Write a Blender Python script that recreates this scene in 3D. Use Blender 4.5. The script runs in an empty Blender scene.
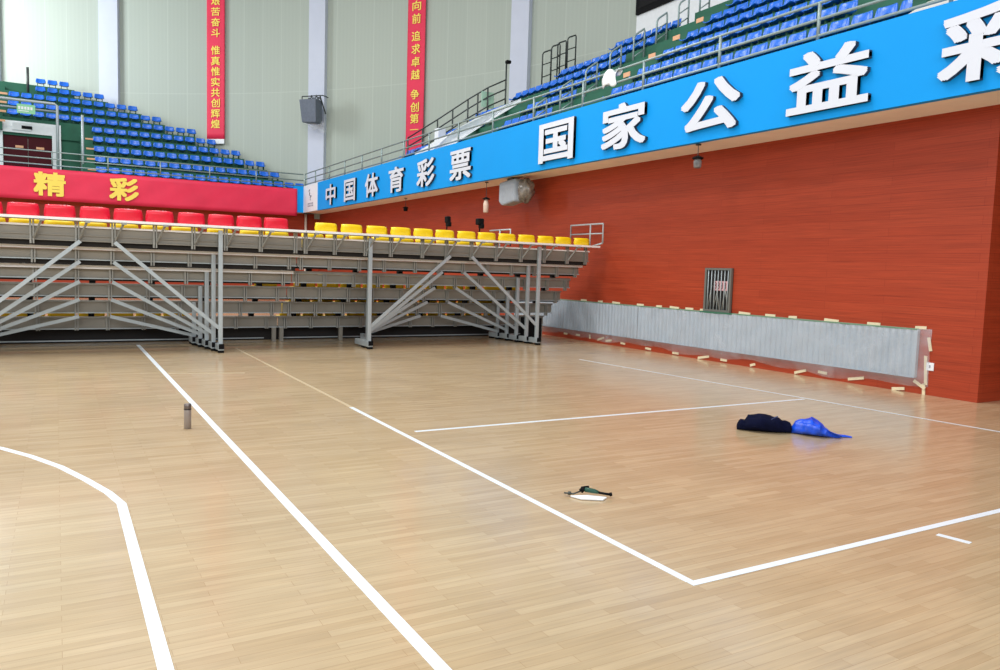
import bpy, bmesh, math, random
from mathutils import Vector, Matrix
random.seed(7)
sc = bpy.context.scene
col = sc.collection
PI = math.pi

# ---------------------------------------------------------------- camera
F_PX, PITCH, ROLL, YAW = 768.785, 0.0829369, 0.0312040, 0.5247143
cy, sy = math.cos(YAW), math.sin(YAW)
r0 = Vector((cy, -sy, 0)); F0 = Vector((sy, cy, 0)); u0 = Vector((0, 0, 1))
F1 = F0 * math.cos(PITCH) - u0 * math.sin(PITCH)
u1 = u0 * math.cos(PITCH) + F0 * math.sin(PITCH)
r3 = r0 * math.cos(ROLL) + u1 * math.sin(ROLL)
u3 = u1 * math.cos(ROLL) - r0 * math.sin(ROLL)
cd = bpy.data.cameras.new('camera'); cam = bpy.data.objects.new('camera', cd); col.objects.link(cam)
cam.matrix_world = Matrix(((r3.x, u3.x, -F1.x, 0), (r3.y, u3.y, -F1.y, 0), (r3.z, u3.z, -F1.z, 1.6), (0, 0, 0, 1)))
cd.sensor_width = 36; cd.lens = F_PX / 1000 * 36; cd.clip_end = 200
sc.camera = cam
# ---------------------------------------------------------------- world, lights, exposure
sc.view_settings.view_transform = 'Standard'; sc.view_settings.look = 'None'
sc.view_settings.gamma = 1; sc.view_settings.use_curve_mapping = False
sc.view_settings.exposure = 0.0
w = bpy.data.worlds.new('hall_daylight'); sc.world = w; w.use_nodes = True
bg = w.node_tree.nodes['Background']; bg.inputs[0].default_value = (0.93, 0.97, 1.0, 1); bg.inputs[1].default_value = 0.42


def area(name, loc, size, power, target, color=(1, 1, 1), sy_=None):
    l = bpy.data.lights.new(name, 'AREA'); l.shape = 'RECTANGLE'; l.size = size; l.size_y = sy_ or size
    l.energy = power; l.color = color
    o = bpy.data.objects.new(name, l); col.objects.link(o); o.location = loc
    o.rotation_euler = (Vector(target) - Vector(loc)).to_track_quat('-Z', 'Y').to_euler()
    return o


for (x, y, e) in ((-6, 3, 360), (3, 3, 360), (-6, 12.5, 1230), (3, 12.5, 1230), (-6, 26, 950), (3, 26, 950)):
    area('hall_lamp', (x, y, 17), 5, e, (x, y, 0), (1, 0.99, 0.97))
area('side_window_light', (-15, 10, 8), 26, 1300, (11, 12, 2), (0.95, 0.98, 1), 7)
area('end_fill_light', (-8, 41.5, 13), 5, 1750, (0.5, 44.5, 11.5), (0.92, 0.98, 1), 6)  # added fill out of view, brightens the left part of the curved wall
area('rear_fill_light', (-4, -12, 9), 22, 2500, (3, 20, 4), (0.95, 0.98, 1), 6)  # added fill behind the camera, lifts bleacher backs, letters and end wall

# ---------------------------------------------------------------- materials
MATS = {}


def srgb(r, g, b):
    f = lambda c: (c / 255) / 12.92 if c <= 10.3 else ((c / 255 + 0.055) / 1.055) ** 2.4
    return (f(r), f(g), f(b), 1)


def mat(name, rgb, rough=0.5, metal=0.0, spec=0.5, noise=0.0, nscale=8.0, alpha=1.0, coat=0.0):
    if name in MATS: return MATS[name]
    m = bpy.data.materials.new(name); m.use_nodes = True; nt = m.node_tree
    b = nt.nodes['Principled BSDF']; c = srgb(*rgb)
    b.inputs['Base Color'].default_value = c; b.inputs['Roughness'].default_value = rough
    b.inputs['Metallic'].default_value = metal; b.inputs['Specular IOR Level'].default_value = spec
    b.inputs['Coat Weight'].default_value = coat
    b.inputs['Alpha'].default_value = alpha
    if noise > 0:
        tc = nt.nodes.new('ShaderNodeTexCoord'); n = nt.nodes.new('ShaderNodeTexNoise'); n.inputs['Scale'].default_value = nscale
        n.inputs['Detail'].default_value = 4
        rp = nt.nodes.new('ShaderNodeValToRGB')
        rp.color_ramp.elements[0].position = 0.3; rp.color_ramp.elements[1].position = 0.7
        rp.color_ramp.elements[0].color = tuple(max(0, v * (1 - noise)) for v in c[:3]) + (1,)
        rp.color_ramp.elements[1].color = tuple(min(1, v * (1 + noise)) for v in c[:3]) + (1,)
        nt.links.new(tc.outputs['Object'], n.inputs['Vector']); nt.links.new(n.outputs['Fac'], rp.inputs['Fac'])
        nt.links.new(rp.outputs['Color'], b.inputs['Base Color'])
    MATS[name] = m
    return m


def nodes(m): return m.node_tree.nodes, m.node_tree.links


def floor_mat():
    m = mat('court_parquet', (206, 175, 132), 0.2)
    N, L = nodes(m); b = N['Principled BSDF']
    g = N.new('ShaderNodeNewGeometry')
    br = N.new('ShaderNodeTexBrick'); br.offset = 0.37; br.offset_frequency = 2
    br.inputs['Scale'].default_value = 1.0; br.inputs['Brick Width'].default_value = 0.62; br.inputs['Row Height'].default_value = 0.06
    br.inputs['Mortar Size'].default_value = 0.0012; br.inputs['Mortar Smooth'].default_value = 0.3; br.inputs['Bias'].default_value = 0.0
    br.inputs['Color1'].default_value = srgb(196, 173, 138); br.inputs['Color2'].default_value = srgb(184, 159, 123)
    br.inputs['Mortar'].default_value = srgb(168, 138, 100)
    mp = N.new('ShaderNodeMapping'); mp.inputs['Scale'].default_value = (2.5, 45, 1)
    n = N.new('ShaderNodeTexNoise'); n.inputs['Scale'].default_value = 1.0; n.inputs['Detail'].default_value = 5
    n2 = N.new('ShaderNodeTexNoise'); n2.inputs['Scale'].default_value = 1.3; n2.inputs['Detail'].default_value = 5
    r1 = N.new('ShaderNodeMapRange'); r1.inputs['To Min'].default_value = 0.8; r1.inputs['To Max'].default_value = 1.2
    r2 = N.new('ShaderNodeMapRange'); r2.inputs['To Min'].default_value = 0.86; r2.inputs['To Max'].default_value = 1.14
    mx = N.new('ShaderNodeMix'); mx.data_type = 'RGBA'; mx.blend_type = 'MULTIPLY'; mx.inputs[0].default_value = 1
    mu = N.new('ShaderNodeMath'); mu.operation = 'MULTIPLY'
    L.new(g.outputs['Position'], br.inputs['Vector']); L.new(g.outputs['Position'], mp.inputs['Vector']); L.new(mp.outputs[0], n.inputs['Vector'])
    L.new(g.outputs['Position'], n2.inputs['Vector'])
    L.new(n.outputs['Fac'], r1.inputs['Value']); L.new(n2.outputs['Fac'], r2.inputs['Value'])
    L.new(r1.outputs[0], mu.inputs[0]); L.new(r2.outputs[0], mu.inputs[1])
    L.new(br.outputs['Color'], mx.inputs[6]); L.new(mu.outputs[0], mx.inputs[7]); L.new(mx.outputs[2], b.inputs['Base Color'])
    rr = N.new('ShaderNodeMapRange'); rr.inputs['To Min'].default_value = 0.16; rr.inputs['To Max'].default_value = 0.3
    L.new(n.outputs['Fac'], rr.inputs['Value']); L.new(rr.outputs[0], b.inputs['Roughness'])
    b.inputs['Specular IOR Level'].default_value = 0.45; b.inputs['Coat Weight'].default_value = 0.25; b.inputs['Coat Roughness'].default_value = 0.12
    bm_ = N.new('ShaderNodeBump'); bm_.inputs['Strength'].default_value = 0.03; bm_.inputs['Distance'].default_value = 0.01
    L.new(br.outputs['Fac'], bm_.inputs['Height']); bm_.invert = True; L.new(bm_.outputs[0], b.inputs['Normal'])
    return m


def wood_wall_mat():
    m = mat('red_wood_panelling', (172, 66, 36), 0.45, spec=0.3)
    N, L = nodes(m); b = N['Principled BSDF']
    g = N.new('ShaderNodeNewGeometry'); sx = N.new('ShaderNodeSeparateXYZ'); L.new(g.outputs['Position'], sx.inputs[0])
    ad = N.new('ShaderNodeMath'); ad.operation = 'ADD'; L.new(sx.outputs['X'], ad.inputs[0]); L.new(sx.outputs['Y'], ad.inputs[1])
    cx = N.new('ShaderNodeCombineXYZ'); L.new(ad.outputs[0], cx.inputs['X']); L.new(sx.outputs['Z'], cx.inputs['Y'])
    br = N.new('ShaderNodeTexBrick'); br.offset = 0.43; br.inputs['Scale'].default_value = 1
    br.inputs['Brick Width'].default_value = 2.4; br.inputs['Row Height'].default_value = 0.128; br.inputs['Mortar Size'].default_value = 0.003
    br.inputs['Color1'].default_value = srgb(170, 66, 38); br.inputs['Color2'].default_value = srgb(164, 61, 34); br.inputs['Mortar'].default_value = srgb(146, 50, 28)
    mp = N.new('ShaderNodeMapping'); mp.inputs['Scale'].default_value = (1.2, 60, 1)
    n = N.new('ShaderNodeTexNoise'); n.inputs['Scale'].default_value = 1; n.inputs['Detail'].default_value = 6; n.inputs['Roughness'].default_value = 0.65
    r1 = N.new('ShaderNodeMapRange'); r1.inputs['From Min'].default_value = 0.25; r1.inputs['From Max'].default_value = 0.75
    r1.inputs['To Min'].default_value = 0.66; r1.inputs['To Max'].default_value = 1.25
    mx = N.new('ShaderNodeMix'); mx.data_type = 'RGBA'; mx.blend_type = 'MULTIPLY'; mx.inputs[0].default_value = 1
    L.new(cx.outputs[0], br.inputs['Vector']); L.new(cx.outputs[0], mp.inputs['Vector']); L.new(mp.outputs[0], n.inputs['Vector'])
    L.new(n.outputs['Fac'], r1.inputs['Value']); L.new(br.outputs['Color'], mx.inputs[6]); L.new(r1.outputs[0], mx.inputs[7])
    L.new(mx.outputs[2], b.inputs['Base Color'])
    return m


def siding_mat():
    m = mat('cream_metal_siding', (206, 209, 194), 0.6)
    N, L = nodes(m); b = N['Principled BSDF']
    uv = N.new('ShaderNodeUVMap'); uv.uv_map = 'UVMap'
    wv = N.new('ShaderNodeTexWave'); wv.wave_type = 'BANDS'; wv.bands_direction = 'X'; wv.inputs['Scale'].default_value = 1.6
    wv.inputs['Distortion'].default_value = 0.0
    br = N.new('ShaderNodeTexBrick'); br.offset = 0.0; br.inputs['Scale'].default_value = 1
    br.inputs['Brick Width'].default_value = 1.0; br.inputs['Row Height'].default_value = 6.0; br.inputs['Mortar Size'].default_value = 0.02
    br.inputs['Color1'].default_value = srgb(169, 178, 168); br.inputs['Color2'].default_value = srgb(166, 175, 165); br.inputs['Mortar'].default_value = srgb(177, 186, 176)
    r1 = N.new('ShaderNodeMapRange'); r1.inputs['To Min'].default_value = 0.985; r1.inputs['To Max'].default_value = 1.012
    mx = N.new('ShaderNodeMix'); mx.data_type = 'RGBA'; mx.blend_type = 'MULTIPLY'; mx.inputs[0].default_value = 1
    L.new(uv.outputs[0], wv.inputs['Vector']); L.new(uv.outputs[0], br.inputs['Vector']); L.new(wv.outputs['Fac'], r1.inputs['Value'])
    L.new(br.outputs['Color'], mx.inputs[6]); L.new(r1.outputs[0], mx.inputs[7]); L.new(mx.outputs[2], b.inputs['Base Color'])
    return m


M_floor = floor_mat(); M_wood = wood_wall_mat(); M_siding = siding_mat()
M_white = mat('white_paint', (232, 236, 240), 0.5, noise=0.03)
M_pillar = mat('pillar_paint', (194, 200, 216), 0.55, noise=0.02, nscale=2)
M_green = mat('green_painted_concrete', (30, 94, 72), 0.7, noise=0.15, nscale=1.5)
M_greend = mat('dark_green_boards', (26, 74, 56), 0.6, noise=0.1)
M_line = mat('court_line_paint', (232, 240, 246), 0.3, noise=0.04, nscale=20)
M_linef = mat('worn_line_paint', (206, 186, 152), 0.3, noise=0.06, nscale=30)
M_blue = mat('blue_vinyl', (0, 151, 233), 0.6, spec=0.2, noise=0.02, nscale=1)
M_beige = mat('beige_plaster', (250, 240, 226), 0.7, noise=0.05, nscale=2)
M_banner = mat('red_banner_cloth', (224, 40, 78), 0.6, noise=0.06, nscale=1.3)
M_yel = mat('yellow_lettering', (246, 222, 104), 0.7, spec=0.2)
M_letter = mat('white_letter_face', (214, 219, 230), 0.4)
M_letside = mat('dark_letter_side', (52, 60, 74), 0.5)
M_seatb = mat('blue_seat_plastic', (26, 108, 216), 0.28, noise=0.08, nscale=6)
M_seatr = mat('red_seat_plastic', (226, 22, 52), 0.35, noise=0.05, nscale=6)
M_seaty = mat('yellow_seat_plastic', (246, 208, 10), 0.35, noise=0.06, nscale=6)
M_rail = mat('grey_rail_metal', (142, 160, 160), 0.4, 0.3)
M_raild = mat('dark_rail_metal', (62, 68, 66), 0.45, 0.3)
M_steel = mat('pale_grey_steel', (176, 186, 190), 0.4, 0.25, noise=0.05, nscale=5)
M_panel = mat('taupe_steel_panel', (142, 138, 128), 0.5, 0.15, noise=0.1, nscale=2.5)
M_stiff = mat('grey_steel_section', (152, 152, 146), 0.45, 0.25, noise=0.06)
M_lip = mat('pale_deck_edge', (242, 242, 242), 0.5, noise=0.04)
M_deck = mat('deck_board', (120, 108, 96), 0.6, noise=0.1)
M_black = mat('black_plastic', (12, 12, 15), 0.7, spec=0.15)
M_dark = mat('dark_skirt_and_shade', (30, 28, 28), 0.8)
M_maroon = mat('maroon_door', (70, 14, 24), 0.6, spec=0.15, noise=0.08)
M_tag = mat('orange_step_label', (226, 170, 130), 0.6)
M_orange = M_tag
M_tape = mat('masking_tape', (226, 210, 176), 0.7, noise=0.05, nscale=30)
M_grey = mat('grey_speaker_cloth', (98, 106, 120), 0.7, noise=0.1)
M_navy = mat('navy_fabric', (10, 14, 40), 0.9, spec=0.1, noise=0.25, nscale=12)
M_bluebag = mat('blue_bag_film', (18, 78, 214), 0.3, noise=0.25, nscale=14)
M_flask = mat('brown_grey_metal', (146, 134, 126), 0.35, 0.1)
M_dgreen = mat('green_tool_plastic', (24, 74, 58), 0.4)
M_lgreen = mat('pale_green_board', (140, 208, 160), 0.5)
M_sheet = mat('white_paper', (236, 238, 240), 0.6)
M_silver = mat('silver_corrugated_metal', (172, 186, 198), 0.4, 0.15, noise=0.06, nscale=2)
M_gtrim = mat('green_trim', (104, 140, 112), 0.5)
M_greyplate = mat('grey_mark_print', (150, 152, 165), 0.6)


def film_mat():
    m = bpy.data.materials.new('clear_plastic_film'); m.use_nodes = True; N, L = nodes(m)
    N.remove(N['Principled BSDF'])
    t = N.new('ShaderNodeBsdfTransparent'); d = N.new('ShaderNodeBsdfPrincipled')
    d.inputs['Base Color'].default_value = srgb(214, 218, 224); d.inputs['Roughness'].default_value = 0.25
    tc = N.new('ShaderNodeTexCoord'); n = N.new('ShaderNodeTexNoise'); n.inputs['Scale'].default_value = 2.2; n.inputs['Detail'].default_value = 6
    n.inputs['Distortion'].default_value = 1.2
    r = N.new('ShaderNodeMapRange'); r.inputs['From Min'].default_value = 0.35; r.inputs['From Max'].default_value = 0.7
    r.inputs['To Min'].default_value = 0.2; r.inputs['To Max'].default_value = 0.36
    mx = N.new('ShaderNodeMixShader')
    L.new(tc.outputs['Object'], n.inputs['Vector']); L.new(n.outputs['Fac'], r.inputs['Value']); L.new(r.outputs[0], mx.inputs[0])
    L.new(t.outputs[0], mx.inputs[1]); L.new(d.outputs[0], mx.inputs[2]); L.new(mx.outputs[0], N['Material Output'].inputs[0])
    return m


M_film = film_mat()

# ---------------------------------------------------------------- builders


def tag(o, label=None, cat=None, group=None, kind=None):
    if label: o['label'] = label
    if cat: o['category'] = cat
    if group: o['group'] = group
    if kind: o['kind'] = kind
    return o


def empty(name, loc, label, cat, group=None):
    o = bpy.data.objects.new(name, None); col.objects.link(o); o.location = loc; o.empty_display_size = 0.2
    return tag(o, label, cat, group)


class MB:
    def __init__(self): self.bm = bmesh.new(); self.mi = 0

    def face(self, vs):
        try:
            f = self.bm.faces.new(vs); f.material_index = self.mi; return f
        except ValueError:
            return None

    def box(self, a, b):
        (x0, y0, z0), (x1, y1, z1) = a, b
        x0, x1 = sorted((x0, x1)); y0, y1 = sorted((y0, y1)); z0, z1 = sorted((z0, z1))
        v = [self.bm.verts.new(p) for p in ((x0, y0, z0), (x1, y0, z0), (x1, y1, z0), (x0, y1, z0), (x0, y0, z1), (x1, y0, z1), (x1, y1, z1), (x0, y1, z1))]
        for q in ((3, 2, 1, 0), (4, 5, 6, 7), (0, 1, 5, 4), (1, 2, 6, 5), (2, 3, 7, 6), (3, 0, 4, 7)): self.face([v[i] for i in q])
        return self

    def bar(self, p, q, wd, ht, up=(0, 0, 1)):
        p, q = Vector(p), Vector(q); d = (q - p).normalized(); up = Vector(up)
        s = d.cross(up)
        if s.length < 1e-4: s = d.cross(Vector((1, 0, 0)))
        s.normalize(); t = s.cross(d)
        v = []
        for P in (p, q):
            for a, b in ((-1, -1), (1, -1), (1, 1), (-1, 1)): v.append(self.bm.verts.new(P + s * a * wd / 2 + t * b * ht / 2))
        for k in range(4): self.face([v[k], v[(k + 1) % 4], v[4 + (k + 1) % 4], v[4 + k]])
        self.face([v[3], v[2], v[1], v[0]]); self.face(v[4:8])
        return self

    def tube(self, pts, r, n=8, closed=False, radii=None):
        pts = [Vector(p) for p in pts]; rings = []
        m = len(pts)
        nrm = None
        for i, P in enumerate(pts):
            a = pts[i - 1] if (i > 0 or closed) else pts[i]
            b = pts[(i + 1) % m] if (i < m - 1 or closed) else pts[i]
            d = (b - a).normalized()
            if nrm is None:
                nrm = d.orthogonal().normalized()
            nrm = (nrm - d * nrm.dot(d))
            if nrm.length < 1e-5: nrm = d.orthogonal()
            nrm.normalize(); bn = d.cross(nrm)
            rr = radii[i] if radii else r
            rings.append([self.bm.verts.new(P + (nrm * math.cos(2 * PI * k / n) + bn * math.sin(2 * PI * k / n)) * rr) for k in range(n)])
        for i in range(m - 1 if not closed else m):
            A, B = rings[i], rings[(i + 1) % m]
            for k in range(n): self.face([A[k], A[(k + 1) % n], B[(k + 1) % n], B[k]])
        if not closed: self.face(list(reversed(rings[0]))); self.face(rings[-1])
        return self

    def lathe(self, c, prof, n=24):
        rings = [[self.bm.verts.new((c[0] + r * math.cos(2 * PI * k / n), c[1] + r * math.sin(2 * PI * k / n), c[2] + z)) for k in range(n)] for r, z in prof]
        for A, B in zip(rings, rings[1:]):
            for k in range(n): self.face([A[k], A[(k + 1) % n], B[(k + 1) % n], B[k]])
        self.face(list(reversed(rings[0]))); self.face(rings[-1])
        return self

    def poly_prism(self, pts, d):
        """closed outline pts (3-D) pushed along d"""
        d = Vector(d); a = [self.bm.verts.new(Vector(p)) for p in pts]; b = [self.bm.verts.new(Vector(p) + d) for p in pts]
        self.face(a); self.face(list(reversed(b))); n = len(pts)
        for k in range(n): self.face([a[k], b[k], b[(k + 1) % n], a[(k + 1) % n]])
        return self

    def grid(self, fn, nu, nv, closed_u=False):
        V = [[self.bm.verts.new(fn(i / nu if closed_u else i / (nu - 1), j / (nv - 1))) for i in range(nu)] for j in range(nv)]
        for j in range(nv - 1):
            for i in range(nu if closed_u else nu - 1):
                k = (i + 1) % nu
                self.face([V[j][i], V[j][k], V[j + 1][k], V[j + 1][i]])
        return V

    def build(self, name, mats, parent=None, smooth=False, bevel=0, solid=0, fixn=True):
        if fixn: bmesh.ops.recalc_face_normals(self.bm, faces=self.bm.faces[:])
        me = bpy.data.meshes.new(name); self.bm.to_mesh(me); self.bm.free()
        for m in (mats if isinstance(mats, (list, tuple)) else [mats]): me.materials.append(m)
        o = bpy.data.objects.new(name, me); col.objects.link(o)
        if smooth:
            for p in me.polygons: p.use_smooth = True
        if solid:
            md = o.modifiers.new('thickness', 'SOLIDIFY'); md.thickness = solid; md.offset = 0
        if bevel:
            md = o.modifiers.new('bevel', 'BEVEL'); md.width = bevel; md.segments = 2; md.limit_method = 'ANGLE'
        if parent is not None: 
            o.parent = parent
            o.matrix_parent_inverse = Matrix.Translation(parent.location).inverted()
        return o


def struct(name, mb, m, **k): return tag(mb.build(name, m, **k), kind='structure')


def glyph(ch, name, w, h, depth, mats, M, parent, bold=0.02):
    """one character as a solid mesh w x h metres, centred, placed by matrix M (local x right, y up, z out)"""
    cu = bpy.data.curves.new('glyph', 'FONT'); cu.body = ch; cu.size = 1; cu.extrude = 0.5
    cu.resolution_u = 3
    tmp = bpy.data.objects.new('glyph_tmp', cu); col.objects.link(tmp)
    dg = bpy.context.evaluated_depsgraph_get(); dg.update()
    me0 = bpy.data.meshes.new_from_object(tmp.evaluated_get(dg)); bpy.data.objects.remove(tmp); bpy.data.curves.remove(cu)
    bm = bmesh.new()
    for q in range(8):                      # heavy strokes: the outline is struck eight times round a small circle
        i_ = len(bm.verts); bm.from_mesh(me0); bm.verts.ensure_lookup_table()
        for v in bm.verts[i_:]:
            v.co.x += bold * (1, 1, 0, -1, -1, -1, 0, 1)[q]; v.co.y += bold * (0, 1, 1, 1, 0, -1, -1, -1)[q]
            if v.co.z > 0: v.co.z += 0.004 * q
    me = bpy.data.meshes.new(name); bm.to_mesh(me); bm.free(); bpy.data.meshes.remove(me0)
    xs = [v.co.x for v in me.vertices]; ys = [v.co.y for v in me.vertices]
    cx, cy_ = (min(xs) + max(xs)) / 2, (min(ys) + max(ys)) / 2
    dx, dy = max(xs) - min(xs), max(ys) - min(ys)
    me.materials.clear()
    for m in mats: me.materials.append(m)
    for p in me.polygons: p.material_index = 0 if abs(p.normal.z) > 0.7 else len(mats) - 1
    for v in me.vertices:
        z = depth * (v.co.z + 0.5) if v.co.z > 0 else 0.0
        v.co = M @ Vector(((v.co.x - cx) / dx * w, (v.co.y - cy_) / max(dy, dx * 0.25 if dy < 0.3 * dx else 0) * h, z))
    me.update()
    o = bpy.data.objects.new(name, me); col.objects.link(o); me.name = name
    o.parent = parent; o.matrix_parent_inverse = Matrix.Translation(parent.location).inverted()
    return o


ORD = ['zeroth', 'first', 'second', 'third', 'fourth', 'fifth', 'sixth', 'seventh', 'eighth', 'ninth', 'tenth', 'eleventh', 'twelfth', 'thirteenth', 'fourteenth', 'fifteenth',
       'sixteenth', 'seventeenth', 'eighteenth', 'nineteenth', 'twentieth', 'twenty-first', 'twenty-second', 'twenty-third', 'twenty-fourth', 'twenty-fifth', 'twenty-sixth', 'twenty-seventh', 'twenty-eighth', 'twenty-ninth', 'thirtieth']

# ================================================================ THE SETTING
XW, XB, YF = 10.925, 9.945, 35.65
YWOOD = 36.6
CX, CY, CR = -13.688, 15.549, 32.24
on_wall = lambda a, r=CR: (CX + r * math.cos(math.radians(a)), CY + r * math.sin(math.radians(a)))

struct('floor', MB().box((-14, -6, -0.2), (16, 37.2, 0)), M_floor)
struct('wall_right', MB().box((XW, 5.755, 0), (XW + 0.25, 37, 4.02)), M_wood)
struct('wall_recess', MB().box((XW + 0.25, 5.755, 0), (15.5, 5.95, 4.02)), M_wood)
struct('wall_passage', MB().box((XW, 2.6, 0), (15.5, 2.85, 4.02)), M_wood)
struct('wall_passage_end', MB().box((15.5, 2.6, 0), (15.75, 5.95, 4.02)), M_wood)
struct('wall_front', MB().box((XW, -6, 0), (XW + 0.25, 2.6, 4.02)), M_wood)
struct('wall_end', MB().box((-14, YWOOD, 0), (XW, YWOOD + 0.25, 4.02)), M_wood)
struct('trim_1', MB().box((XB + 0.12, -6, 4.02), (16, YF + 0.2, 4.14)), M_beige)
struct('trim_2', MB().box((-12, YF + 0.13, 4.02), (XB + 0.11, 37.4, 4.14)), M_beige)

# curved outer wall with UVs in metres
mb = MB(); n = 60; V = []
for i in range(n + 1):
    a = 5 + 95 * i / n; x, y = on_wall(a)
    V.append((mb.bm.verts.new((x, y, 3.8)), mb.bm.verts.new((x, y, 22))))
uvl = mb.bm.loops.layers.uv.new('UVMap')
for i in range(n):
    f = mb.face([V[i][0], V[i + 1][0], V[i + 1][1], V[i][1]])
    s0, s1 = [math.radians(95) * CR * q / n for q in (i, i + 1)]
    for lp, uv in zip(f.loops, ((s0, 0), (s1, 0), (s1, 18.2), (s0, 18.2))): lp[uvl].uv = uv
wl = struct('wall_curved', mb, M_siding, smooth=True)
for i, (a, hw) in enumerate(((79.0, 0.62), (59.9, 0.75), (40.45, 0.7), (21.2, 0.72), (69.5, 0.4))):
    x, y = on_wall(a, CR - 0.22); ca, sa = math.cos(math.radians(a)), math.sin(math.radians(a))
    t = Vector((-sa, ca, 0)); o_ = Vector((ca, sa, 0)); P = Vector((x, y, 0))
    mb = MB(); q = [P - t * hw / 1 * 0.62 + Vector((0, 0, 4.3)), P + t * hw * 0.62 + Vector((0, 0, 4.3)), P + t * hw * 0.62 + o_ * 0.3 + Vector((0, 0, 4.3)), P - t * hw * 0.62 + o_ * 0.3 + Vector((0, 0, 4.3))]
    mb.poly_prism(q, (0, 0, 17)); o = struct('pillar', mb, M_pillar)
XR = 17.9
struct('wall_stand', MB().box((XR, -2, 4.5), (XR + 0.25, 22.9, 20)), M_white)

# stands ------------------------------------------------------------------
RISE, TREAD = 0.518, 0.8
FZ = lambda k: 4.98 + RISE * k
ENDX = [10.0, 9.15, 8.6, 7.7, 6.5, 5.75, 4.5, 3.55, 2.15, 0.75]
mb = MB()
mb.box((-12, YF + 0.12, 4.14), (9.9, 36.0, 4.9))
for k in range(10):
    y0 = 36.0 + TREAD * k; xl = 1.02 if k < 5 else -8
    x1 = ENDX[k] + 0.15
    mb.box((xl, y0, FZ(k) - 0.75), (x1, y0 + TREAD, FZ(k)))
for k in range(5):                       # half steps of the stair between the doorway and the seats
    y0 = 36.0 + TREAD * k
    mb.box((1.05, y0 - 0.35, FZ(k) - 0.5), (1.5, y0, FZ(k) - RISE / 2))
    mb.box((0.35, y0 + 2.0, FZ(k) - 0.6), (1.0, y0 + 2.4, FZ(k) - 0.26))
for k in range(5, 10):
    y0 = 36.0 + TREAD * k
    mb.box((-2.6, y0 - 0.4, FZ(k) - 0.6), (-1.9, y0, FZ(k) - RISE / 2))
mb.box((-8, 40.02, 6.98), (1.02, 40.3, FZ(5) - 0.02))        # green wall over the doorway
mb.box((0.3, 40.1, 4.9), (1.02, 40.3, 7.0))
struct('end_stand_steps', mb, M_green)
struct('end_stand_floor', MB().box((-8, 36.0, 4.8), (1.0, 41, 4.95)), M_green)
struct('wall_doorway', MB().box((-5, 39.9, 4.95), (-1.9, 40.25, 7.42)).box((-1.9, 39.9, 6.93), (-0.06, 40.25, 7.42)).box((-0.06, 39.9, 4.95), (0.28, 40.25, 7.42)), M_white)

RY0 = 6.75        # near end of the side stand (an opening in the balcony begins there)
RYE = [27.0, 27.6, 26.2, 25.0, 23.5, 21.9, 20.0, 16.7, 16.7, 16.7]
ST, SR = 0.77, 0.575      # tread and rise of the side stand
FS = lambda k: 4.98 + SR * k
mb = MB()
mb.box((XB + 0.12, 3, 4.14), (10.35, YF, 4.9))
for k in range(8):
    x0 = 10.3 + ST * k
    x1 = x0 + ST if k < 7 else XR
    y1 = RYE[k] + 0.02
    for (a, b) in (((RY0, 14.95), (16.75, 20.3), (22.4, y1)) if k < 4 else ((RY0, 14.95), (16.75 if k < 5 else 16.05, y1))):
        if b > a: mb.box((x0, a, FS(k) - 0.75), (x1, b, FS(k)))
    for (a, b) in (((14.95, 16.75), (20.3, 22.4)) if k < 4 else ((14.95, 16.75 if k < 5 else 16.05),)):
        mb.box((x0, a, FS(k) - 0.75), (x1, b, FS(k)))
        mb.box((max(x0 - 0.4, XB + .13), a, FS(k) - 0.6), (x0, b, FS(k) - SR / 2))
mb.box((10.35, RY0 - 0.2, 4.14), (12, RY0, 5.6))
struct('side_stand_steps', mb, M_green)
mb = MB()
for i in range(24):
    pass
struct('balcony_corner_floor', MB().box((XB + 0.13, 28.0, 4.5), (18, 37.5, 4.9)), M_green)
# sloping white parapet beside the corner stair
mb = MB()
mb.poly_prism([(10.4, 24.0, 4.95), (10.4, 24.0, 5.4), (11.2, 22.8, 6.05), (12.0, 22.3, 6.6), (13.0, 21.7, 7.1), (13.0, 21.7, 6.98), (12.0, 22.3, 6.25), (11.2, 22.8, 5.6), (10.7, 23.5, 4.95)], (-0.08, -0.25, 0))
struct('stair_parapet', mb, M_white)
struct('opening_parapet', MB().poly_prism([(10.3, 7.1, 4.9), (10.3, 7.1, 5.22), (10.3, 6.5, 5.42), (10.3, 4.5, 5.42), (10.3, 4.5, 4.9)], (0.25, 0, 0)), M_beige)

# court markings ------------------------------------------------------------


def court_line(pts, wd, m=M_line, z=0.002):
    mb = MB(); pts = [Vector((p[0], p[1], z)) for p in pts]; L = []
    for i, P in enumerate(pts):
        a = pts[max(0, i - 1)]; b = pts[min(len(pts) - 1, i + 1)]; d = (b - a).normalized(); s = Vector((d.y, -d.x, 0)) * wd / 2
        L.append((P - s, P + s))
    for (a, b), (c, d) in zip(L, L[1:]):
        for p_ in (a, b, c, d): p_.z = z
        mb.poly_prism([a, b, d, c], (0, 0, -0.0015))
    return struct('court_line', mb, m)


court_line([(1.322, 15.9), (1.322, -3)], 0.062)
court_line([(2.893, 8.33), (2.872, 2.886)], 0.05)
court_line([(2.91, 14.9), (2.895, 8.33)], 0.045, M_linef)
court_line([(3.04, 6.86), (8.75, 6.85)], 0.05)
court_line([(2.848, 2.857), (9.5, 2.857)], 0.05, z=0.0028)
arc = [(-1.3, 8.45), (-0.85, 8.03), (-0.425, 7.529), (-0.201, 7.13), (0.005, 6.68), (0.17, 6.2), (0.29, 5.8), (0.351, 5.5)]
court_line(arc, 0.055)
court_line([(0.351, 5.5), (0.351, -3)], 0.058, z=0.0032)
court_line([(8.45, 11.6), (9.25, 1.5)], 0.035, z=0.0036)
court_line([(1.36, 11.75), (2.37, 11.5)], 0.04, M_linef)
court_line([(4.885, 2.75), (4.92, 2.56)], 0.05)

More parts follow.
